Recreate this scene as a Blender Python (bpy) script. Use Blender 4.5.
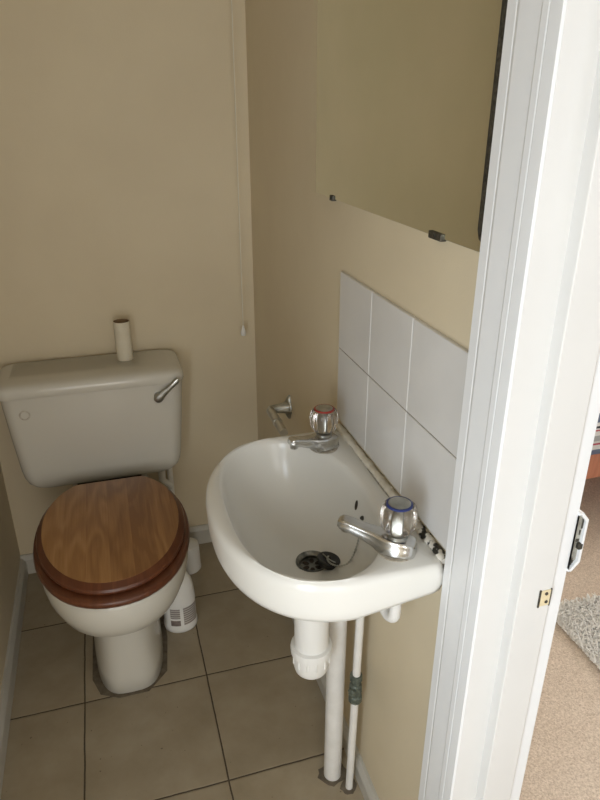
import bpy, bmesh, math, random
from mathutils import Vector, Matrix, Euler
random.seed(7)
for o in list(bpy.data.objects): bpy.data.objects.remove(o)
C = bpy.context.scene.collection
PI = math.pi

# ---------------------------------------------------------------- camera
cam = bpy.data.cameras.new('camera'); co = bpy.data.objects.new('camera', cam); C.objects.link(co)
co.location = (-0.41879, -1.88707, 1.37423)
co.rotation_euler = (1.14987, -0.00007, -0.290866)
cam.sensor_fit = 'VERTICAL'; cam.sensor_height = 36; cam.lens = 650.69/800*36
cam.clip_start = 0.02
bpy.context.scene.camera = co
# ---------------------------------------------------------------- world, lights, exposure
w = bpy.data.worlds.new('sky'); bpy.context.scene.world = w; w.use_nodes = True
wn = w.node_tree.nodes; wn['Background'].inputs[0].default_value = (0.75, 0.86, 1, 1); wn['Background'].inputs[1].default_value = 1.2
def area(name, loc, target, sx, sy, power, col):
    l = bpy.data.lights.new(name, 'AREA'); l.shape = 'RECTANGLE'; l.size = sx; l.size_y = sy; l.energy = power; l.color = col
    o = bpy.data.objects.new(name, l); C.objects.link(o); o.location = loc
    o.rotation_euler = (Vector(target)-Vector(loc)).to_track_quat('-Z', 'Y').to_euler(); return o
area('daylight_bedroom_window', (1.55, -3.62, 1.45), (1.2, 0, 0.9), 1.7, 1.2, 7, (1.0, 0.97, 0.93))
area('added_bedroom_side_light', (3.62, 0.5, 1.45), (1.0, -0.9, 0.2), 1.7, 1.2, 105, (1.0, 0.97, 0.93))  # added light that brightens the carpet while sparing the door jamb
area('added_front_light', (-0.42, -3.42, 1.05), (-0.42, 0, 1.05), 0.52, 1.5, 11.5, (1.0, 0.95, 0.86))  # added light behind the camera, set low for frontal daylight
area('added_left_light', (-0.91, -2.10, 0.95), (0, -1.62, 0.92), 0.50, 1.0, 16, (0.83, 0.92, 1.0))  # added cool fill from the left for the right wall and architrave
vs = bpy.context.scene.view_settings
vs.view_transform = 'Standard'; vs.look = 'None'; vs.gamma = 1; vs.use_curve_mapping = False; vs.exposure = 0.0

# ---------------------------------------------------------------- materials
def mat(name, col, rough=0.5, metal=0.0, **kw):
    m = bpy.data.materials.new(name); m.use_nodes = True
    b = m.node_tree.nodes['Principled BSDF']
    b.inputs['Base Color'].default_value = (*col, 1); b.inputs['Roughness'].default_value = rough; b.inputs['Metallic'].default_value = metal
    for k, v in kw.items():
        b.inputs[k.replace('_', ' ')].default_value = v
    return m
class NT:
    def __init__(s, m): s.m = m; s.t = m.node_tree; s.b = s.t.nodes['Principled BSDF']
    def n(s, typ, **kw):
        x = s.t.nodes.new(typ)
        for k, v in kw.items(): setattr(x, k, v)
        return x
    def l(s, a, b): s.t.links.new(a, b)
    def math(s, op, a, b=None, clamp=False):
        x = s.n('ShaderNodeMath', operation=op); x.use_clamp = clamp
        for i, v in enumerate([a, b]):
            if v is None: continue
            if isinstance(v, (int, float)): x.inputs[i].default_value = v
            else: s.l(v, x.inputs[i])
        return x.outputs[0]
    def pos(s, kind='Object'):
        if kind == 'World': return s.n('ShaderNodeNewGeometry').outputs['Position']
        return s.n('ShaderNodeTexCoord').outputs['Object']
    def noise(s, vec, scale, detail=4, rough=.55, stretch=None):
        if stretch:
            mp = s.n('ShaderNodeMapping'); mp.inputs['Scale'].default_value = stretch; s.l(vec, mp.inputs[0]); vec = mp.outputs[0]
        x = s.n('ShaderNodeTexNoise'); x.inputs['Scale'].default_value = scale; x.inputs['Detail'].default_value = detail; x.inputs['Roughness'].default_value = rough
        s.l(vec, x.inputs['Vector']); return x.outputs['Fac']
    def ramp(s, fac, stops):
        x = s.n('ShaderNodeValToRGB'); e = x.color_ramp.elements
        while len(e) < len(stops): e.new(0.5)
        for i, (p, c) in enumerate(stops): e[i].position = p; e[i].color = (*c, 1)
        s.l(fac, x.inputs[0]); return x.outputs[0]
    def mix(s, fac, a, b):
        x = s.n('ShaderNodeMix', data_type='RGBA')
        for i, v in ((0, fac), (6, a), (7, b)):
            if isinstance(v, tuple): x.inputs[i].default_value = (*v, 1)
            elif isinstance(v, (int, float)): x.inputs[i].default_value = v
            else: s.l(v, x.inputs[i])
        return x.outputs[2]
    def bump(s, h, strength=.2, dist=.002):
        x = s.n('ShaderNodeBump'); x.inputs['Strength'].default_value = strength; x.inputs['Distance'].default_value = dist
        s.l(h, x.inputs['Height']); s.l(x.outputs[0], s.b.inputs['Normal'])
    def col(s, c): s.l(c, s.b.inputs['Base Color'])
def noisy(name, c1, c2, scale, rough=.5, bump=0, bscale=None, metal=0, stretch=None, **kw):
    m = mat(name, c1, rough, metal, **kw); t = NT(m); v = t.pos('World')
    t.col(t.ramp(t.noise(v, scale, stretch=stretch), [(.3, c1), (.7, c2)]))
    if bump: t.bump(t.noise(v, bscale or scale*4), bump)
    return m
M = {}
M['wall'] = noisy('magnolia_paint', (.65, .555, .395), (.70, .605, .435), 3, .6, .12, 180)
M['bedwall'] = noisy('bedroom_paint', (.80, .77, .71), (.84, .81, .75), 3, .7)
M['ceil'] = mat('ceiling_white', (.82, .8, .76), .8)
M['gloss'] = noisy('white_gloss', (.79, .795, .80), (.83, .835, .84), 6, .32, .05, 60)
M['jamb'] = noisy('white_gloss_jamb', (.70, .69, .67), (.73, .72, .70), 6, .35, .05, 60)
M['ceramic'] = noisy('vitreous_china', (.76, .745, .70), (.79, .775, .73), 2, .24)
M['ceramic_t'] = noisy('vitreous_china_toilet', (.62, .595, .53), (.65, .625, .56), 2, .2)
M['plastic'] = noisy('white_plastic', (.80, .79, .76), (.84, .83, .80), 9, .4)
M['plastic_p'] = noisy('painted_pipe', (.72, .70, .66), (.80, .78, .75), 30, .45, .15, 90)
M['chrome'] = noisy('worn_chrome', (.52, .52, .51), (.72, .72, .71), 35, .20, metal=1)
M['chrome_dull'] = noisy('dull_chrome', (.33, .34, .32), (.55, .56, .54), 60, .32, metal=1)
M['acrylic'] = mat('clear_acrylic', (.90, .86, .83), .16, 0, Transmission_Weight=1.0, IOR=1.46)
M['red'] = mat('red_ring', (.30, .03, .02), .4); M['blue'] = mat('blue_ring', (.02, .035, .16), .4)
M['rubber'] = mat('black_rubber', (.012, .012, .012), .5)
M['hole'] = mat('dark_hole', (.03, .02, .012), .9)
M['brass'] = noisy('brass', (.80, .68, .42), (.90, .80, .56), 200, .4, metal=.3)
M['roller'] = noisy('satin_roller', (.50, .49, .45), (.60, .59, .55), 40, .3, metal=.7)
M['grime'] = noisy('limescale_grime', (.25, .21, .15), (.55, .50, .42), 120, .8)
M['darkmetal'] = noisy('tarnished_metal', (.03, .03, .025), (.12, .11, .09), 250, .5, metal=.6)
M['verdigris'] = noisy('verdigris_fitting', (.06, .075, .06), (.17, .19, .155), 160, .55, .3, 300, metal=.4)
M['cord'] = mat('pale_cord', (.72, .68, .58), .8)
M['card'] = noisy('cardboard_tube', (.66, .60, .47), (.72, .66, .53), 40, .85)
M['cardin'] = mat('cardboard_inside', (.30, .20, .11), .9)
M['mortar'] = noisy('grubby_mortar', (.10, .08, .055), (.19, .155, .11), 60, .9, .4, 150)
M['seal'] = noisy('old_sealant', (.68, .63, .52), (.78, .74, .65), 40, .5, .1, 120)
M['mould'] = noisy('mouldy_sealant', (.02, .018, .013), (.74, .70, .62), 75, .6, .3, 120)
t = NT(M['mould']); 
for n in t.t.nodes:
    if n.type == 'VALTORGB': n.color_ramp.elements[0].position = .46; n.color_ramp.elements[1].position = .5
# mirror: old glass, slightly hazy
M['mirror'] = mat('old_mirror', (.66, .68, .56), .10, 1)
t = NT(M['mirror']); v = t.pos('World')
t.col(t.ramp(t.noise(v, 5), [(.35, (.74, .75, .64)), (.65, (.80, .80, .70))]))
# splash tiles
M['tile'] = noisy('white_glazed_tile', (.655, .64, .62), (.70, .685, .665), 8, .14)
M['grout_dark'] = noisy('dirty_grout', (.10, .085, .06), (.30, .27, .22), 40, .85)
M['grout'] = noisy('grey_grout', (.36, .34, .29), (.54, .51, .45), 30, .8)
# floor tiles
def floor_mat():
    m = mat('floor_tiles', (.4, .33, .23), .42); t = NT(m); v = t.pos('World')
    sx = t.n('ShaderNodeSeparateXYZ'); t.l(v, sx.inputs[0])
    T = .31; xB, yL = -.2893, -.5893
    def lines(c, o):
        wob = t.math('MULTIPLY', t.math('SUBTRACT', t.noise(v, 14), .5), .004)
        a = t.math('ADD', t.math('DIVIDE', t.math('ADD', t.math('SUBTRACT', c, o), wob), T), .5+40)
        f = t.math('FRACT', a); d = t.math('ABSOLUTE', t.math('SUBTRACT', f, .5)); return d, t.math('FLOOR', a)
    dx, fx = lines(sx.outputs[0], xB); dy, fy = lines(sx.outputs[1], yL)
    d = t.math('MINIMUM', dx, dy); g = t.math('LESS_THAN', d, .0058)
    cell = t.n('ShaderNodeTexWhiteNoise'); cb = t.n('ShaderNodeCombineXYZ'); 
    ax = t.math('FLOOR', t.math('ADD', t.math('DIVIDE', t.math('SUBTRACT', sx.outputs[0], xB), T), 40)); ay = t.math('FLOOR', t.math('ADD', t.math('DIVIDE', t.math('SUBTRACT', sx.outputs[1], yL), T), 40))
    t.l(ax, cb.inputs[0]); t.l(ay, cb.inputs[1]); t.l(cb.outputs[0], cell.inputs['Vector'])
    base = t.ramp(t.noise(v, 9, 6, .6), [(.3, (.32, .262, .175)), (.5, (.375, .31, .215)), (.72, (.43, .365, .262))])
    base = t.mix(t.math('MULTIPLY', cell.outputs['Value'], .25), base, (.28, .235, .17))
    specks = t.math('GREATER_THAN', t.noise(v, 95, 2, .4), .76)
    base = t.mix(t.math('MULTIPLY', specks, .8), base, (.12, .085, .05))
    t.col(t.mix(g, base, (.075, .055, .035)))
    t.l(t.math('ADD', t.math('MULTIPLY', g, .5), .34), t.b.inputs['Roughness'])
    h = t.math('MULTIPLY', t.math('MINIMUM', d, .014), 60); t.bump(h, .6, .002)
    return m
M['floor'] = floor_mat()
def carpet(name, a, b, c, s=320):
    m = mat(name, b, .95); t = NT(m); v = t.pos('World')
    base = t.ramp(t.noise(v, s, 3, .7), [(.32, a), (.5, b), (.68, c)])
    t.col(t.mix(t.math('MULTIPLY', t.noise(v, 14, 3), .35), base, a)); t.bump(t.noise(v, s, 3, .7), .8, .006); return m
M['carpet'] = carpet('beige_carpet', (.45, .355, .275), (.665, .55, .44), (.85, .73, .61), 240)
def wood(name, tones, strip=.052, red=0):
    m = mat(name, tones[0], .33); t = NT(m); v = t.pos('Object')
    sx = t.n('ShaderNodeSeparateXYZ'); t.l(v, sx.inputs[0])
    v0 = v
    st = t.math('FLOOR', t.math('DIVIDE', t.math('ADD', sx.outputs[0], 5), strip))
    wn_ = t.n('ShaderNodeTexWhiteNoise', noise_dimensions='1D'); t.l(st, wn_.inputs['W'])
    off = t.n('ShaderNodeCombineXYZ'); t.l(t.math('MULTIPLY', wn_.outputs['Value'], 7.0), off.inputs[1]); 
    add = t.n('ShaderNodeVectorMath', operation='ADD'); t.l(v, add.inputs[0]); t.l(off.outputs[0], add.inputs[1])
    g1 = t.noise(add.outputs[0], 3, 2, .4, (5, 1.0, 1)); rings = t.math('SINE', t.math('MULTIPLY', g1, 42))
    fine = t.noise(add.outputs[0], 26, 4, .6, (9, .35, 1))
    f = t.math('ADD', t.math('MULTIPLY', rings, .11), t.math('ADD', t.math('MULTIPLY', fine, .42), t.math('MULTIPLY', wn_.outputs['Value'], .48)))
    t.col(t.ramp(f, [(.22, tones[0]), (.5, tones[1]), (.78, tones[2])])); t.bump(fine, .08, .001)
    return m
M['wood'] = wood('oak_panel', [(.25, .112, .038), (.37, .185, .066), (.48, .27, .115)])
M['wood_red'] = wood('red_stained_edge', [(.115, .036, .016), (.165, .055, .023), (.21, .078, .034)], .4)
M['bedwood'] = wood('bed_wood', [(.42, .15, .085), (.52, .20, .115), (.58, .24, .14)], .5)
def label_mat():
    m = mat('bottle_label', (.5, .47, .44), .5); t = NT(m); v = t.pos('Object'); sx = t.n('ShaderNodeSeparateXYZ'); t.l(v, sx.inputs[0])
    f = t.math('FRACT', t.math('MULTIPLY', sx.outputs[2], 130)); g = t.math('GREATER_THAN', f, .62)
    t.col(t.mix(g, (.27, .235, .22), (.60, .57, .53))); return m
M['label'] = label_mat(); M['labeldark'] = noisy('label_dark_print', (.17, .13, .12), (.26, .21, .19), 90, .5)
def duvet_mat():
    m = mat('striped_duvet', (.8, .8, .8), .9); t = NT(m); v = t.pos('World'); sx = t.n('ShaderNodeSeparateXYZ'); t.l(v, sx.inputs[0])
    wv = t.math('MULTIPLY', t.math('SUBTRACT', t.noise(v, 7), .5), .01)
    # stripes run along the bed's side, counted up its hanging face and across its top
    s = t.math('ADD', t.math('ADD', sx.outputs[2], sx.outputs[1]), wv)
    f = t.math('FRACT', t.math('DIVIDE', t.math('ADD', s, 10.0), .142))
    r = t.ramp(f, [(0, (.78, .78, .78))]*1 + [(.10, (.15, .18, .27)), (.36, (.20, .24, .34)), (.38, (.75, .75, .75)), (.50, (.45, .08, .12)), (.545, (.70, .70, .68)), (.60, (.40, .41, .42)), (.74, (.78, .77, .76)), (.86, (.50, .10, .11)), (.90, (.75, .74, .73)), (.94, (.04, .04, .05))])
    for n in t.t.nodes:
        if n.type == 'VALTORGB': n.color_ramp.interpolation = 'CONSTANT'
    t.col(r); t.bump(t.noise(v, 12), .5, .01); return m
M['duvet'] = duvet_mat()
M['linen'] = noisy('white_linen', (.78, .77, .74), (.83, .82, .8), 10, .9, .3, 40)
M['rug'] = carpet('shaggy_rug_pile', (.84, .81, .75), (.93, .91, .86), (.97, .95, .91), 260)
M['upvc'] = mat('window_frame_white', (.85, .85, .84), .3)
M['glass'] = mat('window_glass', (1, 1, 1), .02, 0, Transmission_Weight=1.0, IOR=1.45)

# ---------------------------------------------------------------- mesh helpers (all coordinates are world coordinates)
class MB:
    def __init__(s): s.v = []; s.f = []; s.m = []
    def add(s, vs, fs, mi=0):
        k = len(s.v); s.v += [tuple(p) for p in vs]; s.f += [tuple(i+k for i in f) for f in fs]; s.m += [mi]*len(fs); return s
    def box(s, x0, x1, y0, y1, z0, z1, mi=0):
        vs = [(x, y, z) for z in (z0, z1) for y in (y0, y1) for x in (x0, x1)]
        return s.add(vs, [(0, 2, 3, 1), (4, 5, 7, 6), (0, 1, 5, 4), (2, 6, 7, 3), (0, 4, 6, 2), (1, 3, 7, 5)], mi)
    def loft(s, rings, cap0=True, cap1=True, mi=0, closed=True):
        n = len(rings[0]); vs = [p for r in rings for p in r]; fs = []
        for i in range(len(rings)-1):
            for j in range(n if closed else n-1):
                a = i*n+j; b = i*n+(j+1) % n; fs.append((a, b, b+n, a+n))
        if cap0: fs.append(tuple(range(n))[::-1])
        if cap1: fs.append(tuple(range((len(rings)-1)*n, len(rings)*n)))
        return s.add(vs, fs, mi)
    def lathe(s, prof, c, n=32, axis=(0, 0, 1), cap0=True, cap1=True, mi=0, lobes=0, amp=0):
        q = Vector((0, 0, 1)).rotation_difference(Vector(axis).normalized()); rings = []
        for r, h in prof:
            ring = []
            for j in range(n):
                a = 2*PI*j/n; rr = r*(1+amp*(abs(math.cos(a*lobes/2))-.6)) if lobes else r
                ring.append(Vector(c)+q @ Vector((rr*math.cos(a), rr*math.sin(a), h)))
            rings.append(ring)
        return s.loft(rings, cap0, cap1, mi)
    def tube(s, pts, r, n=16, mi=0, caps=True):
        pts = [Vector(p) for p in pts]; rings = []; up = None
        for i, p in enumerate(pts):
            d = (pts[min(i+1, len(pts)-1)]-pts[max(i-1, 0)]).normalized()
            if up is None:
                up = Vector((0, 0, 1)) if abs(d.z) < .9 else Vector((1, 0, 0))
            up = (up-d*up.dot(d)).normalized(); sd = d.cross(up)
            rr = r[i] if isinstance(r, (list, tuple)) else r
            rings.append([p+(up*math.cos(2*PI*j/n)+sd*math.sin(2*PI*j/n))*rr for j in range(n)])
        return s.loft(rings, caps, caps, mi)
    def build(s, name, mats, parent=None, smooth=35, bevel=0, seg=2, loc=None, sub=0):
        base = Vector(loc) if loc else (Vector(parent['_b']) if parent and '_b' in parent else Vector((0, 0, 0)))
        me = bpy.data.meshes.new(name); me.from_pydata([Vector(p)-base for p in s.v], [], s.f)
        for m in (mats if isinstance(mats, list) else [mats]): me.materials.append(m)
        for p, i in zip(me.polygons, s.m): p.material_index = i
        bm = bmesh.new(); bm.from_mesh(me); bmesh.ops.recalc_face_normals(bm, faces=bm.faces); bm.to_mesh(me); bm.free()
        o = bpy.data.objects.new(name, me); C.objects.link(o)
        if parent: o.parent = parent; o['_b'] = tuple(base)
        else: o.location = base; o['_b'] = tuple(base)
        if bevel:
            b = o.modifiers.new('bevel', 'BEVEL'); b.width = bevel; b.segments = seg; b.limit_method = 'ANGLE'; b.angle_limit = math.radians(40)
        if sub:
            b = o.modifiers.new('sub', 'SUBSURF'); b.levels = sub; b.render_levels = sub
        if smooth:
            me.shade_smooth()
            try:
                me.set_sharp_from_angle(angle=math.radians(smooth if not bevel else 40))
            except Exception: pass
        return o
def arc(c, r, a0, a1, u, v, n=8):
    c, u, v = Vector(c), Vector(u), Vector(v)
    return [c+u*(r*math.cos(a0+(a1-a0)*i/n))+v*(r*math.sin(a0+(a1-a0)*i/n)) for i in range(n+1)]
def thing(name, label, cat, loc, group=None):
    o = bpy.data.objects.new(name, None); C.objects.link(o); o.location = loc; o['_b'] = tuple(loc); o.empty_display_size = .05
    o['label'] = label; o['category'] = cat
    if group: o['group'] = group
    return o
def tag(o, label, cat, group=None):
    o['label'] = label; o['category'] = cat
    if group: o['group'] = group
    return o
def struct(o): o['kind'] = 'structure'; return o
def bx(*a): return MB().box(*a)
def rrect(x0, x1, y0, y1, r, z, n=6):
    out = []
    for cx, cy, a in ((x1-r, y1-r, 0), (x0+r, y1-r, PI/2), (x0+r, y0+r, PI), (x1-r, y0+r, 1.5*PI)):
        for i in range(n+1):
            b = a+PI/2*i/n; out.append((cx+r*math.cos(b), cy+r*math.sin(b), z))
    return out

# ---------------------------------------------------------------- room shell
XL, XR, YB, YF, H = -.79, 0.0, 0.0, -3.30, 2.36
DY0, DY1, DH = -2.125, -1.322, 2.02       # door hole in the right wall
BX1, BY0, BY1 = 3.5, -3.5, 1.7            # bedroom
fl = struct(bx(XL-.1, .07, YF-.1, YB+.1, -.12, 0).build('floor', M['floor'], smooth=0))
# grubby mortar showing in the cut tile around the pan, and round the two pipes
cut = [(-.578, -.36), (-.580, -.52), (-.560, -.575), (-.515, -.599), (-.440, -.599), (-.388, -.545), (-.374, -.42), (-.38, -.1), (-.57, -.1)]
MB().loft([[(x, y, -.002) for x, y in cut], [(x, y, .0012) for x, y in cut]]).build('mortar_patch', M['mortar'], fl, smooth=0)
def blob(cx, cy, rx, ry, n=18):
    ring = []
    for j in range(n):
        a = 2*PI*j/n; k = 1+random.uniform(-.16, .16); ring.append((cx+rx*k*math.cos(a), cy+ry*k*math.sin(a)))
    return MB().loft([[(x, y, -.002) for x, y in ring], [(x, y, .0015) for x, y in ring]])
blob(-.062, -.951, .036, .028).build('mortar_patch', M['mortar'], fl, smooth=0)
blob(-.037, -.990, .019, .019).build('mortar_patch', M['mortar'], fl, smooth=0)
struct(bx(.07, BX1+.1, BY0-.1, BY1+.1, -.12, .006).build('floor_bedroom', M['carpet'], smooth=0))
struct(bx(XL-.1, .07, YF-.1, YB+.1, H, H+.1).build('ceiling', M['ceil'], smooth=0))
struct(bx(.07, BX1+.1, BY0-.1, BY1+.1, H, H+.1).build('ceiling_bedroom', M['ceil'], smooth=0))
struct(bx(XL-.1, XR, YB, YB+.1, 0, H).build('wall_back', M['wall'], smooth=0))
mb = MB()
def shell(mb, x0, x1, a, b, hole):      # wall along y with a hole (y0,y1,z0,z1)
    y0, y1, z0, z1 = hole
    mb.box(x0, x1, a, y0, 0, H); mb.box(x0, x1, y1, b, 0, H)
    mb.box(x0, x1, y0, y1, z1, H)
    if z0 > 0: mb.box(x0, x1, y0, y1, 0, z0)
shell(mb, XL-.1, XL, YF, YB, (-2.37, -1.83, .43, 1.47)); struct(mb.build('wall_left', M['wall'], smooth=0))
mb = MB()
shell(mb, 0, .035, YF-.1, YB+.1, (DY0, DY1, 0, DH)); struct(mb.build('wall_right', M['wall'], smooth=0))
mb = MB(); shell(mb, .035, .073, BY0-.1, BY1+.1, (DY0, DY1, 0, DH)); struct(mb.build('wall_bedroom_left', M['bedwall'], smooth=0))
def wally(name, m, x0, x1, ya, yb, hole):
    a, b, z0, z1 = hole; mb = MB()
    mb.box(x0, a, ya, yb, 0, H); mb.box(b, x1, ya, yb, 0, H); mb.box(a, b, ya, yb, 0, z0); mb.box(a, b, ya, yb, z1, H)
    return struct(mb.build(name, m, smooth=0))
W1 = (-.71, -.13, .25, 1.85); W2 = (.65, 2.45, .8, 2.1)
wally('wall_front', M['wall'], XL-.1, 0, YF-.1, YF, W1)
wally('wall_bedroom_front', M['bedwall'], .07, BX1+.1, BY0-.1, BY0, W2)
struct(bx(.07, BX1+.1, BY1, BY1+.1, 0, H).build('wall_bedroom_back', M['bedwall'], smooth=0))
mb = MB(); shell(mb, BX1, BX1+.1, BY0, BY1, (-.4, 1.4, .8, 2.1)); struct(mb.build('wall_bedroom_right', M['bedwall'], smooth=0))
mb = MB()
for p in ((-.4, -.36, .8, 2.1), (1.36, 1.4, .8, 2.1), (.48, .52, .84, 2.06), (-.36, 1.36, .8, .84), (-.36, 1.36, 2.06, 2.1)): mb.box(BX1+.02, BX1+.07, *p)
struct(mb.build('window_4', M['upvc'], smooth=0))  # unseen extra bedroom window, added to go with the carpet light
def window(n, W, y, panes):
    a, b, z0, z1 = W; mb = MB(); e = .04
    for p in ((a, a+e, z0, z1), (b-e, b, z0, z1), (a+e, b-e, z0, z0+e), (a+e, b-e, z1-e, z1)): mb.box(p[0], p[1], y-.07, y-.02, p[2], p[3])
    for k in range(1, panes):
        x = a+(b-a)*k/panes; mb.box(x-.02, x+.02, y-.068, y-.022, z0+e, z1-e)
    f = struct(mb.build('window_%d' % n, M['upvc'], smooth=0))
    bx(a-.02, b+.02, y-.02, y+.035, z0-.02, z0).build('window_sill', M['upvc'], f, smooth=0, bevel=.004)
mb = MB()
for p in ((-2.37, -2.34, .43, 1.47), (-1.86, -1.83, .43, 1.47), (-2.34, -1.86, .43, .46), (-2.34, -1.86, 1.44, 1.47)): mb.box(XL-.07, XL-.02, *p)
struct(mb.build('window_3', M['upvc'], smooth=0))  # unseen left window, added only to carry the side fill
window(1, W1, YF, 1); window(2, W2, BY0, 2)  # toilet front window is unseen, put in and sized for low frontal light
M['skirt'] = noisy('old_white_gloss', (.50, .48, .43), (.56, .54, .485), 6, .35, .05, 60)
# skirting: chamfered board profiles
def skirt(name, p0, p1, nrm, h=.068, t=.015):
    p0, p1, nrm = Vector(p0), Vector(p1), Vector(nrm)
    prof = [(0, 0), (t, 0), (t, h-.014), (t-.004, h-.006), (t-.009, h), (0, h)]
    return struct(MB().loft([[p+nrm*a+Vector((0, 0, z)) for a, z in prof] for p in (p0, p1)]).build(name, M['skirt'], smooth=20))
skirt('baseboard_back', (XL, 0, 0), (0, 0, 0), (0, -1, 0))
skirt('baseboard_left', (XL, YF, 0), (XL, -.015, 0), (1, 0, 0), .062)
skirt('baseboard_right', (0, -1.2403, 0), (0, -.015, 0), (-1, 0, 0), .052)
skirt('baseboard_front', (XL+.015, YF, 0), (-.02, YF, 0), (0, 1, 0))
skirt('baseboard_bedroom', (.073, -1.24, 0), (.07, BY1, 0), (1, 0, 0), .09)

# ---------------------------------------------------------------- door frame (lining, stops, architraves)
door = struct(MB().box(-.0170, .073, -1.3368, -1.3225, 0, DH-.018).box(-.001, .073, -2.1245, -2.110, 0, DH-.018).box(-.001, .073, -2.1245, -1.3225, DH-.018, DH).build('door_1', M['jamb'], smooth=0))
st = MB().box(.0235, .0728, -1.3545, -1.3300, 0, DH-.032).box(.0235, .0728, -2.117, -2.0925, 0, DH-.036).box(.0235, .0728, -2.117, -1.3300, DH-.036, DH-.010)
st.build('door_stop', M['jamb'], door, smooth=0, bevel=.0016)
prof = [(0, 0), (0, -.0140), (.0012, -.0152), (.0172, -.0156), (.0186, -.0150), (.0225, -.0172), (.0580, -.0176), (.0625, -.0196), (.0715, -.0198), (.0730, -.0191), (.0755, -.0204),
        (.0900, -.0206), (.0928, -.0205), (.0931, -.0201), (.0931, 0)]
prof = [(a+(.003 if a > .02 else 0), b) for a, b in prof]
def archi(name, side, y_out, sgn, xb):
    ys = [(y_out-sgn*a, xb+side*(-b)) for a, b in prof]
    return struct(MB().loft([[(x, y, z) for y, x in ys] for z in (0, DH+.06)]).build(name, M['gloss'], smooth=6))
archi('trim_1', -1, -1.2403, 1, 0); archi('trim_2', -1, -2.207, -1, 0)
archi('trim_3', 1, -1.254, 1, .073); archi('trim_4', 1, -2.193, -1, .073)
struct(bx(-.018, 0, -2.110, -1.337, DH-.015, DH+.06).build('trim_5', M['gloss'], smooth=0, bevel=.004))
struct(bx(.073, .091, -2.096, -1.351, DH-.015, DH+.06).build('trim_6', M['gloss'], smooth=0, bevel=.004))
# brass strike plate with two screws, bent over the stop's edge
sp = MB().box(.0555, .0705, -1.3558, -1.3545, .7985, .8225).build('strike_plate', M['brass'], door, smooth=0)
sp['label'] = 'bare brass strike plate'
bx(.0540, .0560, -1.3562, -1.3545, .797, .824).build('recess_shadow', M['darkmetal'], sp, smooth=0)  # dark strips stand in for the recess shadow around the plate
bx(.0702, .0716, -1.3562, -1.3530, .797, .824).build('recess_shadow', M['darkmetal'], sp, smooth=0)
for z, x in ((.8175, .0640), (.8045, .0655)): MB().lathe([(.0024, 0), (.0021, .0009)], (x, -1.3558, z), 14, (0, -1, 0)).build('screw', M['darkmetal'], sp)
# paint-caked rim keep on the bedroom side: an open-fronted box
kp = MB(); x0, x1, z0, z1, yb, yf, tt = .0930, .1085, .842, .930, -1.333, -1.353, .0035
out = [(x0, z0), (x1-.010, z0), (x1, z0+.012), (x1, z1-.012), (x1-.010, z1), (x0, z1)]
inn = [(x0, z0+tt), (x1-.011-tt*.4, z0+tt), (x1-tt, z0+.013+tt*.4), (x1-tt, z1-.013-tt*.4), (x1-.011-tt*.4, z1-tt), (x0, z1-tt)]
kp.loft([[(x, yb, z) for x, z in out], [(x, yf, z) for x, z in out], [(x, yf, z) for x, z in inn], [(x, yb-.004, z) for x, z in inn]])
keep = kp.build('latch_keep', M['gloss'], door, smooth=0, bevel=.0008)
M['recess'] = noisy('grubby_grey_recess', (.16, .15, .12), (.42, .41, .36), 70, .6)
bx(.0940, .1062, -1.3480, -1.3380, .849, .923).build('recess', M['recess'], keep, smooth=0)
keep['label'] = 'white painted rim latch keep with chipped grey inside'
for (a, b, c, d) in ((.1030, .1058, .903, .919), (.1015, .1035, .894, .901), (.0965, .0995, .849, .860), (.0995, .1010, .852, .856), (.0990, .1035, .884, .888)):
    bx(a, b, -1.3492, -1.3478, c, d).build('rust_patch', M['darkmetal'], keep, smooth=0, bevel=.0006)
bx(.1010, .1075, -1.3535, -1.3470, .874, .883).build('latch_tab', M['darkmetal'], keep, smooth=0, bevel=.0015)

# ---------------------------------------------------------------- toilet
tx, ty = -.479, -.46
toi = thing('toilet', 'white close-coupled toilet with closed wooden seat against the back wall', 'toilet', (tx, ty, 0))
def egg(cx, hw, yf, yb, z, n=56, e=2.15, flat=None):
    cy = yb-(yb-yf)*.46 if True else 0; out = []
    for j in range(n):
        a = 2*PI*j/n; c, s = math.cos(a), math.sin(a)
        x = math.copysign(abs(c)**(2/e), c)*hw; y = math.copysign(abs(s)**(2/e), s)
        y = cy+y*((yb-cy) if y > 0 else (cy-yf))
        if flat is not None: y = min(y, flat)
        out.append((cx+x, y, z))
    return out
pan = MB()
rs = [(.087, -.588, -.13, 0, 3.3), (.091, -.593, -.12, .004, 3.3), (.090, -.590, -.12, .05, 3.3), (.088, -.587, -.12, .12, 3.0), (.088, -.586, -.11, .22, 2.8), (.091, -.592, -.12, .248, 2.5), (.110, -.625, -.14, .257, 2.25), (.144, -.674, -.16, .272, 2.2), (.166, -.706, -.18, .298, 2.2), (.176, -.721, -.19, .33, 2.2), (.180, -.727, -.19, .355, 2.2), (.181, -.729, -.19, .390, 2.2), (.176, -.722, -.195, .400, 2.2)]
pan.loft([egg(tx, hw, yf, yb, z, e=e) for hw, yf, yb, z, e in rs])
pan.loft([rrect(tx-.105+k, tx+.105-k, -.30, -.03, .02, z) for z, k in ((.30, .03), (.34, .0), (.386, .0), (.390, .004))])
pan.build('pan', M['ceramic_t'], toi, smooth=60)
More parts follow.
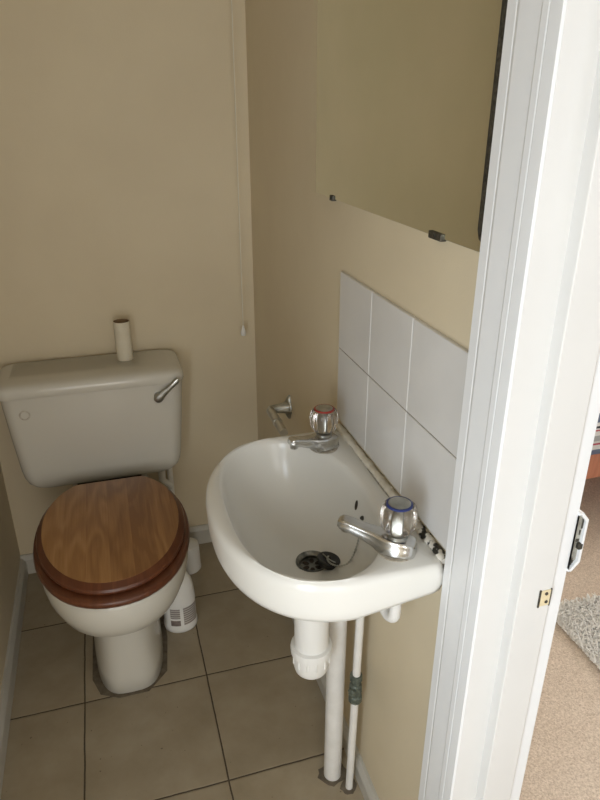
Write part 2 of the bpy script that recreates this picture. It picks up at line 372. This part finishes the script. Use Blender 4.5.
# cistern
cx = -.487
cis = MB(); rr = []
for z, hw, yf in ((.393, .169, -.160), (.396, .186, -.172), (.403, .198, -.180), (.415, .209, -.186), (.432, .216, -.189), (.455, .220, -.191), (.56, .2295, -.193), (.68, .2385, -.196), (.689, .2385, -.196)):
    rr.append(rrect(cx-hw, cx+hw, yf, -.006, .034, z))
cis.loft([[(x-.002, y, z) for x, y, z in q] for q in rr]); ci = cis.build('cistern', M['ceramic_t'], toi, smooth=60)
MB().lathe([(.0142, -.001), (.0140, .0006)], (-.670, -.1950, .636), 28, (0, -1, 0)).build('plug_rim', M['grime'], ci)
MB().lathe([(.0132, -.001), (.0132, .0008), (.0120, .0014), (.0112, .0004), (.0106, .0004), (.0100, .0018)], (-.670, -.1945, .636), 24, (0, -1, 0)).build('blanking_plug', M['ceramic_t'], ci)
lid = MB(); rr = []
for z, hw, yf, r in ((.685, .238, -.197, .03), (.685, .2445, -.204, .035), (.689, .2465, -.206, .036), (.702, .2465, -.206, .036), (.711, .244, -.2035, .034), (.717, .2375, -.197, .03), (.7205, .2275, -.187, .025), (.722, .2105, -.170, .02)):
    rr.append(rrect(cx-hw, cx+hw, yf, -.004 if z < .71 else (-.010 if z < .719 else -.02), r, z))
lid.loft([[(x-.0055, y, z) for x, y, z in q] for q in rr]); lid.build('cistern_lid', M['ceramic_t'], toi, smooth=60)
bx(-.57, -.39, -.170, -.03, .390, .394).build('cistern_gasket', M['rubber'], toi, smooth=0)
lev = MB(); lev.lathe([(.0135, 0), (.0135, .006), (.011, .010), (.007, .012)], (-.320, -.195, .649), 24, (0, -1, 0))
d = Vector((.053, 0, .050)); p0 = Vector((-.320, -.210, .649)); sdv = Vector((-.69, 0, .72)); rings = []
for k, (wd, th) in ((-.2, (.006, .003)), (-.14, (.0115, .005)), (0, (.0135, .006)), (.2, (.0095, .0055)), (.6, (.0070, .005)), (.94, (.0085, .005)), (1.03, (.005, .003))):
    c0 = p0+d*k+Vector((0, -.008*max(k, 0), 0)); rings.append([c0+sdv*wd*math.cos(a*PI/6)+Vector((0, -1, 0))*th*math.sin(a*PI/6) for a in range(12)])
lev.loft(rings); lev.build('flush_lever', M['chrome_dull'], toi)
# seat ring, lid, hinge
def slab(rings): return MB().loft(rings)
seat = slab([egg(tx, .177, -.726, -.225, .400, flat=-.252), egg(tx, .1845, -.735, -.225, .404, flat=-.252), egg(tx, .1865, -.738, -.225, .412, flat=-.252), egg(tx, .1835, -.734, -.225, .420, flat=-.252), egg(tx, .175, -.724, -.225, .4225, flat=-.252)])
seat.build('seat', M['wood_red'], toi, smooth=50)
E2 = lambda hw, yf, z, fl: egg(tx, hw+.003, yf, -.238, z, flat=fl, e=2.1)
ld = slab([E2(.165, -.708, .4245, -.258), E2(.1725, -.718, .427, -.255), E2(.1740, -.720, .433, -.255), E2(.172, -.717, .438, -.256), E2(.1605, -.703, .4465, -.268)])
seat_lid = ld.build('seat_lid', M['wood_red'], toi, smooth=25)
seat_lid['label'] = 'closed wooden lid with reddish moulded edge and paler oak panel'
slab([E2(.1605, -.703, .440, -.268), E2(.1600, -.7025, .4472, -.2685), E2(.157, -.700, .4478, -.270)]).build('lid_panel', M['wood'], seat_lid, smooth=25)
hg = MB().tube([(-.565, -.238, .414), (-.395, -.238, .414)], .007)
for x in (-.555, -.405): hg.lathe([(.012, .398), (.012, .412), (.009, .416)], (x, -.236, 0), 18)
hg.build('hinge', M['rubber'], toi)
# supply pipe dropping from the cistern
pp = thing('cistern_supply_pipe', 'thin white pipe running down the back wall below the cistern', 'pipe', (-.302, -.045, 0))
MB().tube([(-.300, -.045, 0), (-.300, -.045, .392)], .009).build('pipe', M['plastic_p'], pp)
MB().tube([(-.326, -.055, .30), (-.326, -.055, .392)], .011).tube([(-.326, -.055, .30), (-.300, -.050, .27)], .009).build('overflow_elbow', M['plastic'], pp)

# cardboard tube
tb = MB(); c0 = Vector((-.396, -.072, .7222)); prof_t = [(.0215, 0), (.0215, .108), (.0203, .108), (.0203, 0)]
tb.lathe([(.0225, 0), (.0225, .112), (.0212, .112)], c0, 40, cap0=False, cap1=False).lathe([(.0212, .112), (.0212, .0)], c0, 40, cap0=False, cap1=False, mi=1)
tb.loft([[c0+Vector((r*math.cos(2*PI*j/40), r*math.sin(2*PI*j/40), 0)) for j in range(40)] for r in (.0212, .0225)], False, False)
tag(tb.build('cardboard_tube', [M['card'], M['cardin']], loc=c0), 'empty cardboard toilet roll tube standing on the cistern lid', 'cardboard tube')

# bottles beside the toilet
b1 = thing('cleaner_bottle', 'white plastic cleaner bottle with a grey label beside the toilet pan', 'bottle', (-.330, -.382, 0))
bp = (-.330, -.382, 0)
def oval(prof, c, kx=1, ky=1, n=40, sh=0):
    return [[(c[0]+r*kx*math.cos(2*PI*j/n)+sh*max(0, z-.12), c[1]+r*ky*math.sin(2*PI*j/n), c[2]+z) for j in range(n)] for r, z in prof]
MB().loft(oval([(.040, 0), (.046, .004), (.0475, .010), (.0480, .024), (.0460, .027), (.0455, .092), (.0465, .095), (.0455, .115), (.043, .140), (.039, .163), (.030, .180), (.019, .192), (.0145, .200)], bp, 1, .85)).build('body', M['plastic'], b1, smooth=50)
MB().lathe([(.015, .195), (.0155, .197), (.0155, .212), (.011, .215)], bp, 24).build('cap', M['plastic'], b1)
def patch(a0, a1, z0, z1, m, nm, r=.0460):
    n = 14; A = [a0+(a1-a0)*i/n for i in range(n+1)]
    fr = [[(bp[0]+rr*math.cos(a), bp[1]+rr*.85*math.sin(a), z) for z in (z0, z1)] for a in A for rr in (r,)]
    bk = [[(bp[0]+(r-.0012)*math.cos(a), bp[1]+(r-.0012)*.85*math.sin(a), z) for z in (z0, z1)] for a in A]
    vs = [p for q in fr for p in q]+[p for q in bk for p in q]; N = 2*(n+1); fs = []
    for i in range(n):
        k = 2*i; fs.append((k, k+2, k+3, k+1)); fs.append((N+k, N+k+1, N+k+3, N+k+2)); fs.append((k, N+k, N+k+2, k+2)); fs.append((k+1, k+3, N+k+3, N+k+1))
    fs.append((0, 1, N+1, N)); k = 2*n; fs.append((k, N+k, N+k+1, k+1))
    return MB().add(vs, fs).build(nm, m, b1)
patch(math.radians(-82), math.radians(-22), .029, .090, M['label'], 'label', .0463)
patch(math.radians(-130), math.radians(-94), .029, .048, M['labeldark'], 'label', .0463)
patch(math.radians(-130), math.radians(-94), .055, .088, M['label'], 'label', .0463)
b2 = thing('plastic_pot', 'plain white plastic pot on the floor behind the cleaner bottle', 'pot', (-.272, -.132, 0))
MB().loft(oval([(.036, 0), (.039, .004), (.0385, .012), (.038, .016), (.036, .085), (.035, .092)], (-.272, -.132, 0))).build('pot', M['plastic'], b2, smooth=50)
MB().lathe([(.034, .0922), (.034, .096), (.020, .102), (.008, .105)], (-.272, -.132, 0), 24).build('lid', M['plastic'], b2)

# ---------------------------------------------------------------- washbasin
by = -1.010; bz = .79
bas = thing('washbasin', 'small white wall-hung washbasin on the right wall under the tiles', 'washbasin', (-.005, by, .64))
P0 = Vector((-.162, by, 0))
NA = 180
angs = sorted([2*PI*j/NA for j in range(NA)])
def outD(px, py, s=1.0, off=0):     # signed test: inside outer outline?
    x, y = px, abs(py-by)
    hw = .2275-off; 
    if x > -.008: return False
    if x > -.128: 
        # small rounding at wall corners
        cxr, cyr, r = -.014, hw-.006, .006
        if x > cxr and y > cyr: return (x-cxr)**2+(y-cyr)**2 < r*r
        return y < hw
    a = .180-off
    return (abs(x+.128)/a)**2.25+(y/hw)**2.25 < 1
def ray(inside, a):
    lo, hi = 0, .5; d = Vector((math.cos(a), math.sin(a)))
    for _ in range(34):
        m = (lo+hi)/2
        if inside(P0.x+d.x*m, P0.y+d.y*m): lo = m
        else: hi = m
    return lo
Ro = [ray(lambda x, y: outD(x, y), a) for a in angs]
def inI(x, y):
    dx, dy = (x-P0.x), abs(y-by)
    a, e = (.115, 2.5) if dx < 0 else (.118, 2.12)
    return (abs(dx)/a)**e+(dy/.207)**e < 1
Ri = [ray(inI, a) for a in angs]
def ring(fn, z): return [(P0.x+math.cos(a)*fn(i), P0.y+math.sin(a)*fn(i), z(i) if callable(z) else z) for i, a in enumerate(angs)]
O = lambda off: (lambda i: Ro[i]-off)
I = lambda k, off=0: (lambda i: Ri[i]*k+off)
DR = Vector((-.134, by, .650))
def rI(k, z):      # inner ring drifting towards the drain hole
    sh = (DR.x-P0.x)*(1-k)
    return [(p[0]+sh, p[1], p[2]) for p in ring(I(k), z)]
under = lambda k: (lambda i: Ri[i]*k+(Ro[i]-Ri[i])*max(0, (k-.9))*6)
rg = []
rg.append([(DR.x+.024*math.cos(a), by+.024*math.sin(a), .632) for a in angs])
rg.append(rI(.40, .643))
rg.append(rI(.64, .658)); rg.append(rI(.82, .685)); rg.append(rI(.95, .705))
def zs(dz): return lambda i: .736-.020*min(1, max(0, -(P0.x+math.cos(angs[i])*Ro[i])-.01)/.13)+dz
rg.append(ring(lambda i: Ri[i]+(Ro[i]-Ri[i])*.40, zs(.003))); rg.append(ring(O(.014), zs(.000))); rg.append(ring(O(.0065), zs(.003))); rg.append(ring(O(.003), zs(.011)))
rg.append(ring(O(.0012), zs(.022)))
rg.append(ring(O(0), .772)); rg.append(ring(O(.0015), .781)); rg.append(ring(O(.005), .7868)); rg.append(ring(O(.010), .7895))
rg.append(ring(lambda i: Ri[i]+max(.006, (Ro[i]-Ri[i])*.5), .790)); rg.append(ring(I(1, .006), .7885)); rg.append(ring(I(1, .0025), .7858)); rg.append(ring(I(1, 0), .781))
for k, z in ((.985, .772), (.965, .757), (.93, .738), (.88, .718), (.80, .698), (.70, .683), (.58, .672), (.45, .664), (.33, .658)): rg.append(rI(k, z))
rg.append([(DR.x+.030*math.cos(a), by+.030*math.sin(a), .6530) for a in angs])
rg.append([(DR.x+.024*math.cos(a), by+.024*math.sin(a), .6510) for a in angs])
bowl = MB(); bowl.loft(rg, False, False)
n_ = NA; last = (len(rg)-1)*n_
for j in range(n_): bowl.f.append((last+j, last+(j+1) % n_, (j+1) % n_, j)); bowl.m.append(0)
bowl.build('basin', M['ceramic'], bas, smooth=70)
# overflow hole: flat dark oval cap, its colour standing in for the shaded inside
nd = Vector((-.985, 0, .17)).normalized(); oc = Vector((-.0496, by+.014, .7440))
uu = Vector((0, 1, 0)); vv = nd.cross(uu)
MB().loft([[oc+nd*h+uu*(.0048*s*math.cos(2*PI*j/24))+vv*(.0095*s*math.sin(2*PI*j/24)) for j in range(24)] for s, h in ((1, -.010), (1, .0006), (.01, .0008))]).build('overflow_hole', M['hole'], bas)
# waste flange with slotted grid
wf = MB(); c = (DR.x, by, 0)
wf.lathe([(.0235, .640), (.0235, .650), (.0290, .6525), (.0285, .6545), (.0245, .6530), (.0215, .6490), (.0215, .6440)], c, 40, cap0=False, cap1=True)
M['grimychrome'] = noisy('grimy_chrome', (.09, .09, .08), (.28, .28, .26), 90, .35, metal=1)
wast = wf.build('waste_fitting', M['grimychrome'], bas)
for k in range(6):
    a = 2*PI*k/6+.3; u = Vector((math.cos(a), math.sin(a), 0)); q = Vector((-u.y, u.x, 0)); m0 = Vector((DR.x, by, .6442))+u*.0125
    MB().loft([[m0+u*(.0062*math.cos(2*PI*j/14))+q*(.0042*math.sin(2*PI*j/14))+Vector((0, 0, h)) for j in range(14)] for h in (0, .0006)]).build('slot', M['hole'], wast, smooth=0)
# rubber plug on its chain, lying across the waste
pl = thing('basin_plug', 'black rubber plug on a ball chain lying over the basin waste', 'plug', (-.113, by-.021, .656))
pn = Vector((.22, .02, 1)).normalized()
MB().lathe([(.0165, -.006), (.0175, 0), (.0200, .002), (.0205, .0055), (.0190, .0072), (.0120, .0072), (.0100, .0062), (.004, .0062), (.0035, .010), (.001, .011)], (-.1120, by-.0215, .6640), 36, pn).build('stopper', M['rubber'], pl)
def bez(ps, n):
    out = []
    for i in range(n+1):
        t = i/n; q = [Vector(p) for p in ps]
        while len(q) > 1: q = [q[k].lerp(q[k+1], t) for k in range(len(q)-1)]
        out.append(q[0])
    return out
stud = Vector((-.0515, by-.020, .740))
p1 = bez([(-.1120, by-.0215, .674), (-.122, by-.030, .678), (-.118, by-.045, .670), (-.098, by-.060, .672), (-.082, by-.050, .682)], 16)
p2 = bez([p1[-1], (-.066, by-.036, .690), (-.058, by-.028, .715), stud], 14)
ch = MB()
for i, p in enumerate(p1[:-1]+p2):
    ch.lathe([(.0004, -.0018), (.0014, -.0012), (.0018, 0), (.0014, .0012), (.0004, .0018)], p, 8)
ch.tube(p1[:-1]+p2, .0009, 6)
ch.tube(bez([(-.118, by-.010, .6725), (-.115, by-.030, .6745), (-.104, by-.036, .6705)], 8), .0011, 6)
chn = ch.build('chain', M['chrome_dull'], pl)
MB().lathe([(.0040, -.004), (.0040, .001), (.0022, .004)], stud, 16, nd).build('chain_stay', M['darkmetal'], pl)
# pillar taps
def tap(label, x, y, ang, ringm, grime, k=1.0):
    z = .7897; t_ = thing('pillar_tap', label, 'tap', (x, y, z), 'pillar taps on the washbasin')
    A = Matrix.Translation((x, y, z)) @ Matrix.Rotation(ang, 4, 'Z')
    m = MB(); secs = [(.028, .010, .0, .017), (.0245, .0165, 0, .022), (.014, .0215, 0, .0255), (0, .0235, 0, .027), (-.013, .0220, 0, .0275), (-.024, .0185, .001, .028), (-.033, .0155, .0065, .0290), (-.048, .0140, .0130, .0310), (-.066, .0132, .0195, .0345), (-.078, .0130, .0220, .0370), (-.084, .0118, .0225, .0368), (-.088, .0085, .0250, .0345)]
    rings = []
    for sx_, hw, z0, z1 in secs:
        sx_ = sx_*k if sx_ < -.03 else sx_
        e = 5.5; R_ = []
        for j in range(28):
            a = 2*PI*j/28; c_, s_ = math.cos(a), math.sin(a)
            yy = math.copysign(abs(c_)**(2/e), c_)*hw; zz = (z0+z1)/2+math.copysign(abs(s_)**(2/e), s_)*(z1-z0)/2
            if zz > (z0+z1)/2: yy *= .82
            R_.append(A @ Vector((sx_, yy, zz)))
        rings.append(R_)
    m.loft(rings)
    m.lathe([(.0075, .0165), (.0085, .024), (.0085, .028)], A @ Vector((-.077*k, 0, 0)), 18)
    m.build('tap_body', M['chrome'], t_, smooth=50)
    m = MB(); m.lathe([(.0155, .025), (.0150, .031), (.0095, .034), (.0070, .040), (.0070, .074), (.011, .0775)], A @ Vector((0, 0, 0)), 24)
    m.build('spindle', M['chrome_dull'], t_)
    m = MB(); m.lathe([(.0125, .0345), (.0190, .037), (.0238, .044), (.0255, .053), (.0258, .065), (.0245, .0735), (.0212, .0780), (.0195, .0785)], A @ Vector((0, 0, 0)), 96, lobes=9, amp=.10)
    m.build('tap_head', M['acrylic'], t_, smooth=45)
    MB().lathe([(.0190, .0787), (.0190, .0806), (.0180, .0814), (.0158, .0814)], A @ Vector((0, 0, 0)), 40, cap1=False).build('indicator_ring', ringm, t_)
    MB().lathe([(.0160, .0788), (.0160, .0816), (.0140, .0822), (.0135, .0818)], A @ Vector((0, 0, 0)), 40).build('cap_disc', M['chrome_dull'], t_)
    g = MB().lathe([(.027, 0), (.0268, .0012), (.024, .0014)], A @ Vector((0, 0, .0002)), 30); g.build('tap_washer', grime, t_)
    return t_
tap('chrome tap with blue-ringed clear head at the front corner of the basin', -.064, -1.188, math.radians(-38), M['blue'], M['grime'])
tap('chrome tap with red-ringed clear head at the far corner of the basin', -.064, -.858, math.radians(14), M['red'], M['grime'], .84)

# sealant along the back of the basin, clean part and black mouldy part
def bead(y0, y1, r0, jit, m, name, label, zc=.7915):
    n = int(abs(y1-y0)/.004); rings = []
    for i in range(n+1):
        y = y0+(y1-y0)*i/n; r = r0*(1+random.uniform(-jit, jit)); xx = -.008+random.uniform(-1, 1)*jit*.002
        rings.append([(xx+r*math.cos(2*PI*j/10)*1.1, y, zc+r*.75*math.sin(2*PI*j/10)) for j in range(10)])
    o = MB().loft(rings).build(name, m, smooth=60, loc=(-.008, (y0+y1)/2, zc)); return tag(o, label, 'sealant')
bead(-.785, -1.135, .0072, .16, M['seal'], 'sealant_bead', 'yellowed cream sealant line between the basin and the tiles')
bead(-1.139, -1.232, .0070, .22, M['mould'], 'sealant_bead', 'crumbling black-spotted sealant at the basin corner beside the door frame')

# ---------------------------------------------------------------- plumbing under the basin
tr = thing('bottle_trap', 'white plastic bottle trap hanging under the washbasin', 'trap', (-.134, -1.010, .397))
c = (-.134, -1.010, 0)
MB().lathe([(.0200, .640), (.0200, .632), (.0320, .630), (.0320, .47), (.0320, .455)], c, 36).build('trap_neck', M['plastic'], tr)
MB().lathe([(.0320, .466), (.0385, .464), (.0395, .458), (.0385, .4475), (.0350, .446)], c, 36, lobes=0).build('collar', M['plastic'], tr)
cup = MB().lathe([(.0345, .446), (.0345, .436), (.0335, .416), (.0310, .406), (.0250, .399), (.0150, .3975)], c, 36)
for k in range(12):
    a = 2*PI*k/12; p = Vector(c)+Vector((.0338*math.cos(a), .0338*math.sin(a), 0)); cup.tube([p+Vector((0, 0, .426)), p+Vector((0, 0, .444))], .0024, 8)
cup.build('trap_cup', M['plastic'], tr)
MB().tube([(-.110, -1.0, .54), (-.085, -.975, .54)]+[(-.080, -.970, .54)], .016).build('outlet', M['plastic'], tr)
wp = thing('waste_pipe', 'thick white waste pipe rising from the floor behind the trap', 'pipe', (-.062, -.951, 0))
MB().tube([(-.062, -.951, 0), (-.0625, -.955, .56)], .0195, 24).build('pipe', M['plastic_p'], wp)
MB().lathe([(.0195, .548), (.0235, .552), (.0235, .575), (.018, .580)], (-.0625, -.955, 0), 24).build('joint', M['plastic'], wp)
sp_ = thing('supply_pipe', 'thin white painted pipe with a corroded valve by the right skirting', 'pipe', (-.037, -.992, 0))
MB().tube([(-.037, -.992, 0), (-.036, -1.009, .62)], .0080, 16).build('pipe', M['plastic_p'], sp_)
vl = MB(); vc = (-.0364, -1.0005, 0)
vl.lathe([(.0085, .348), (.0125, .346), (.0130, .334), (.0105, .331), (.0098, .322), (.0125, .319), (.0135, .304), (.0115, .298), (.0115, .293), (.0140, .290), (.0140, .277), (.0090, .275)], vc, 10)
vl.lathe([(.008, 0), (.008, .012), (.005, .016)], (-.040, -1.003, .311), 12, (-.8, -.6, 0))
vl.build('isolation_valve', M['verdigris'], sp_, smooth=25)
bp_ = thing('bent_pipe', 'short white U-shaped pipe under the front corner of the basin', 'pipe', (-.045, -1.16, .63))
pts = [Vector((-.053, -1.178, .724)), Vector((-.053, -1.178, .664))]+arc((-.0555, -1.158, .664), .0206, PI, 2*PI, Vector((-.12, .99, 0)).normalized(), (0, 0, 1), 10)[1:]+[Vector((-.058, -1.1375, .712))]
MB().tube(pts, .0090, 16).build('pipe', M['plastic_p'], bp_)

# ---------------------------------------------------------------- tiled splashback, mirror
sb = MB().box(-.0048, 0, -1.2400, -.7705, .8035, 1.0995, 1)
sb.box(-.0052, 0, -1.2400, -.7705, .9515, .9545, 2)
for i in range(3):
    for j in range(2):
        ya = -.7690-i*.1531; yb = ya-(.1515 if i < 2 else .1660); zb = 1.1008-j*.1487; za = zb-.1470
        e = .0012
        def r4(x, o): return [(x, ya-o, za+o), (x, ya-o, zb-o), (x, yb+o, zb-o), (x, yb+o, za+o)]
        sb.loft([r4(0, 0), r4(-.0053, 0), r4(-.0064, e)])
tag(sb.build('tiled_splashback', [M['tile'], M['grout'], M['grout_dark']], smooth=0, loc=(0, -1.0, .8035)), 'white glazed tile splashback on the wall above the basin', 'tiles')
ml = thing('wall_mirror', 'large frameless old mirror on the right wall beside the door frame', 'mirror', (0, -.92, 1.228))
MB().box(-.0062, -.0012, -1.2400, -.6155, 1.2235, 1.92).build('mirror_glass', M['mirror'], ml, smooth=0, bevel=.0006)
MB().loft([[(x, -1.2230, 1.2380), (x, -1.2185, 1.2480), (x, -1.2165, 1.92), (x, -1.2400, 1.92), (x, -1.2400, 1.2300)] for x in (-.0062, -.0068)]).build('worn_edge', M['darkmetal'], ml, smooth=0)
for y, wd in ((-.716, .0075), (-1.122, .017)):
    for z, up in ((1.2255, 1), (1.92, -1)):
        MB().box(-.0095, -.0008, y-wd, y+wd, z-.0055 if up > 0 else z-.004, z+.004 if up > 0 else z+.0055).lathe([(.0032, 0), (.0022, .0015)], (-.0095, y, z), 12, (-1, 0, 0)).build('mirror_clip', M['darkmetal'], ml, smooth=0, bevel=.0008)

# ---------------------------------------------------------------- toilet roll holder
rh = thing('toilet_roll_holder', 'dull chrome toilet roll holder on the right wall behind the basin', 'toilet roll holder', (0, -.47, .66))
yh = -.398
pl_ = MB()
rings = []
for k, x in ((1, 0), (1, -.004), (.8, -.009), (.55, -.013)):
    R_ = []
    for j in range(32):
        a = 2*PI*j/32; r = (1+.13*math.cos(4*a))*k; R_.append((x, yh+.017*r*math.cos(a), .662+.030*r*math.sin(a)))
    rings.append(R_)
pl_.loft(rings); pl_.build('wall_plate', M['chrome_dull'], rh, smooth=50)
ex = -.055; hz = .662
MB().tube([(-.008, yh, hz), (-.02, yh, hz), (ex+.012, yh, hz), (ex+.003, yh-.002, hz), (ex, yh-.010, hz), (ex, yh-.02, hz)], [.018, .0135, .0110, .0108, .0112, .011], 16).build('arm', M['chrome_dull'], rh)
MB().tube([(ex, yh-.014, hz), (ex, yh-.075, hz)], .0110, 20).tube([(ex, yh-.075, hz), (ex, yh-.081, hz)], .0122, 20).tube([(ex, yh-.081, hz), (ex, yh-.14, hz)], .0104, 20).build('roller', M['roller'], rh)

# ---------------------------------------------------------------- pull cord
pc = thing('pull_cord', 'thin pale light pull cord hanging in front of the back wall', 'pull cord', (-.0465, -.05, .76))
MB().tube([(-.0465, -.05, .775), (-.0450, -.05, 1.5), (-.0445, -.05, H)], .0011, 8).build('cord', M['cord'], pc)
MB().lathe([(.0065, .752), (.0078, .757), (.0070, .765), (.0035, .777), (.0022, .783)], (-.0465, -.05, 0), 18).build('cord_knob', M['plastic'], pc)
MB().lathe([(.035, H), (.035, H-.02), (.03, H-.03)], (-.0445, -.05, 0), 24).build('ceiling_switch', M['plastic'], pc)

# ---------------------------------------------------------------- bedroom: bed, bedding, rug
by0 = -.335; bx0, bx1 = .96, 2.95
bed = thing('bed', 'reddish wooden bed frame with a deep side rail in the bedroom', 'bed', (1.9, .12, .006))
bx(bx0, bx1, by0, by0+.025, .222, .322).build('side_rail', M['bedwood'], bed, smooth=0, bevel=.003)
bx(bx0, bx1, by0+.9, by0+.925, .222, .322).build('side_rail', M['bedwood'], bed, smooth=0, bevel=.003)
for x in (bx0, bx1-.025): bx(x-.02, x+.02, by0+.025, by0+.9, .222, .36 if x == bx0 else .9).build('end_board', M['bedwood'], bed, smooth=0, bevel=.004)
for x in (bx0+.5, bx1-.05):
    for y in (by0+.03, by0+.86): bx(x-.02, x+.03, y, y+.035, .006, .222).build('leg', M['bedwood'], bed, smooth=0, bevel=.003)
bx(bx0+.03, bx1-.03, by0+.025, by0+.9, .285, .30).build('slats', M['bedwood'], bed, smooth=0)
tag(bx(bx0+.03, bx1-.05, by0+.03, by0+.89, .301, .46).build('mattress', M['linen'], smooth=0, bevel=.03, seg=4, loc=(1.9, .1, .301)), 'white mattress lying on the wooden bed frame', 'mattress')
dv = MB(); sec = [(by0-.012, .325), (by0-.022, .345), (by0-.024, .40), (by0-.016, .455), (by0+.010, .492), (by0+.06, .51), (by0+.3, .52), (by0+.6, .52), (by0+.88, .505), (by0+.925, .47), (by0+.935, .35),
      (by0+.905, .345), (by0+.895, .47), (by0+.6, .475), (by0+.06, .475), (by0+.018, .460), (by0+.002, .43), (by0-.002, .35)]
dv.loft([[(x, y+.004*math.sin(x*23+z*9), z+.003*math.sin(x*17)) for y, z in sec] for x in [bx0+.03+i*(bx1-.5-bx0)/40 for i in range(41)]])
tag(dv.build('duvet', M['duvet'], smooth=60, loc=(1.7, .1, .33)), 'duvet with blue, white and red stripes hanging over the bed rail', 'duvet')
px_ = 2.69
pw = MB(); pw.loft([[(px_+.19*k*math.copysign(abs(math.cos(a))**.5, math.cos(a)), .12+.33*k*math.copysign(abs(math.sin(a))**.5, math.sin(a)), z) for a in [2*PI*j/32 for j in range(32)]] for k, z in ((.7, .462), (.95, .49), (1, .53), (.95, .575), (.7, .605), (.3, .615))])
tag(pw.build('pillow', M['linen'], smooth=60, loc=(2.55, .12, .47)), 'white pillow at the far end of the bed', 'pillow')
# shaggy rug: a base pad carrying many individual tufts in one mesh
rg_ = thing('rug', 'pale grey shaggy rug on the beige carpet outside the door', 'rug', (1.25, -1.25, .006))
rx0, rx1, ry0, ry1 = .715, 1.60, -1.75, -.640
bx(rx0+.006, rx1-.006, ry0+.006, ry1-.006, .0062, .014).build('backing', M['rug'], rg_, smooth=0)
tf = MB()
def tuft(x, y):
    h = random.uniform(.007, .017); lx, ly = random.uniform(-.012, .012), random.uniform(-.012, .012); r = random.uniform(.0028, .0044); a0 = random.uniform(0, 2*PI)
    R_ = []
    for k, (q, s) in enumerate(((0, 1), (.55, .9), (1, .25))):
        R_.append([(x+lx*q*q+r*s*math.cos(a0+2*PI*j/3), y+ly*q*q+r*s*math.sin(a0+2*PI*j/3), .013+h*q) for j in range(3)])
    tf.loft(R_, False, True)
x = rx0
while x < rx1:
    y = ry0
    near = x < 1.15
    while y < ry1:
        if y > -1.3 or random.random() < .35:
            if near or random.random() < .5: tuft(min(max(x+random.uniform(-.004, .004), rx0), rx1), y+random.uniform(-.004, .004))
        y += .0060
    x += .0060
po = tf.build('pile', M['rug'], rg_, smooth=60); po['kind'] = 'stuff'
for o in bpy.data.objects:
    if '_b' in o: del o['_b']
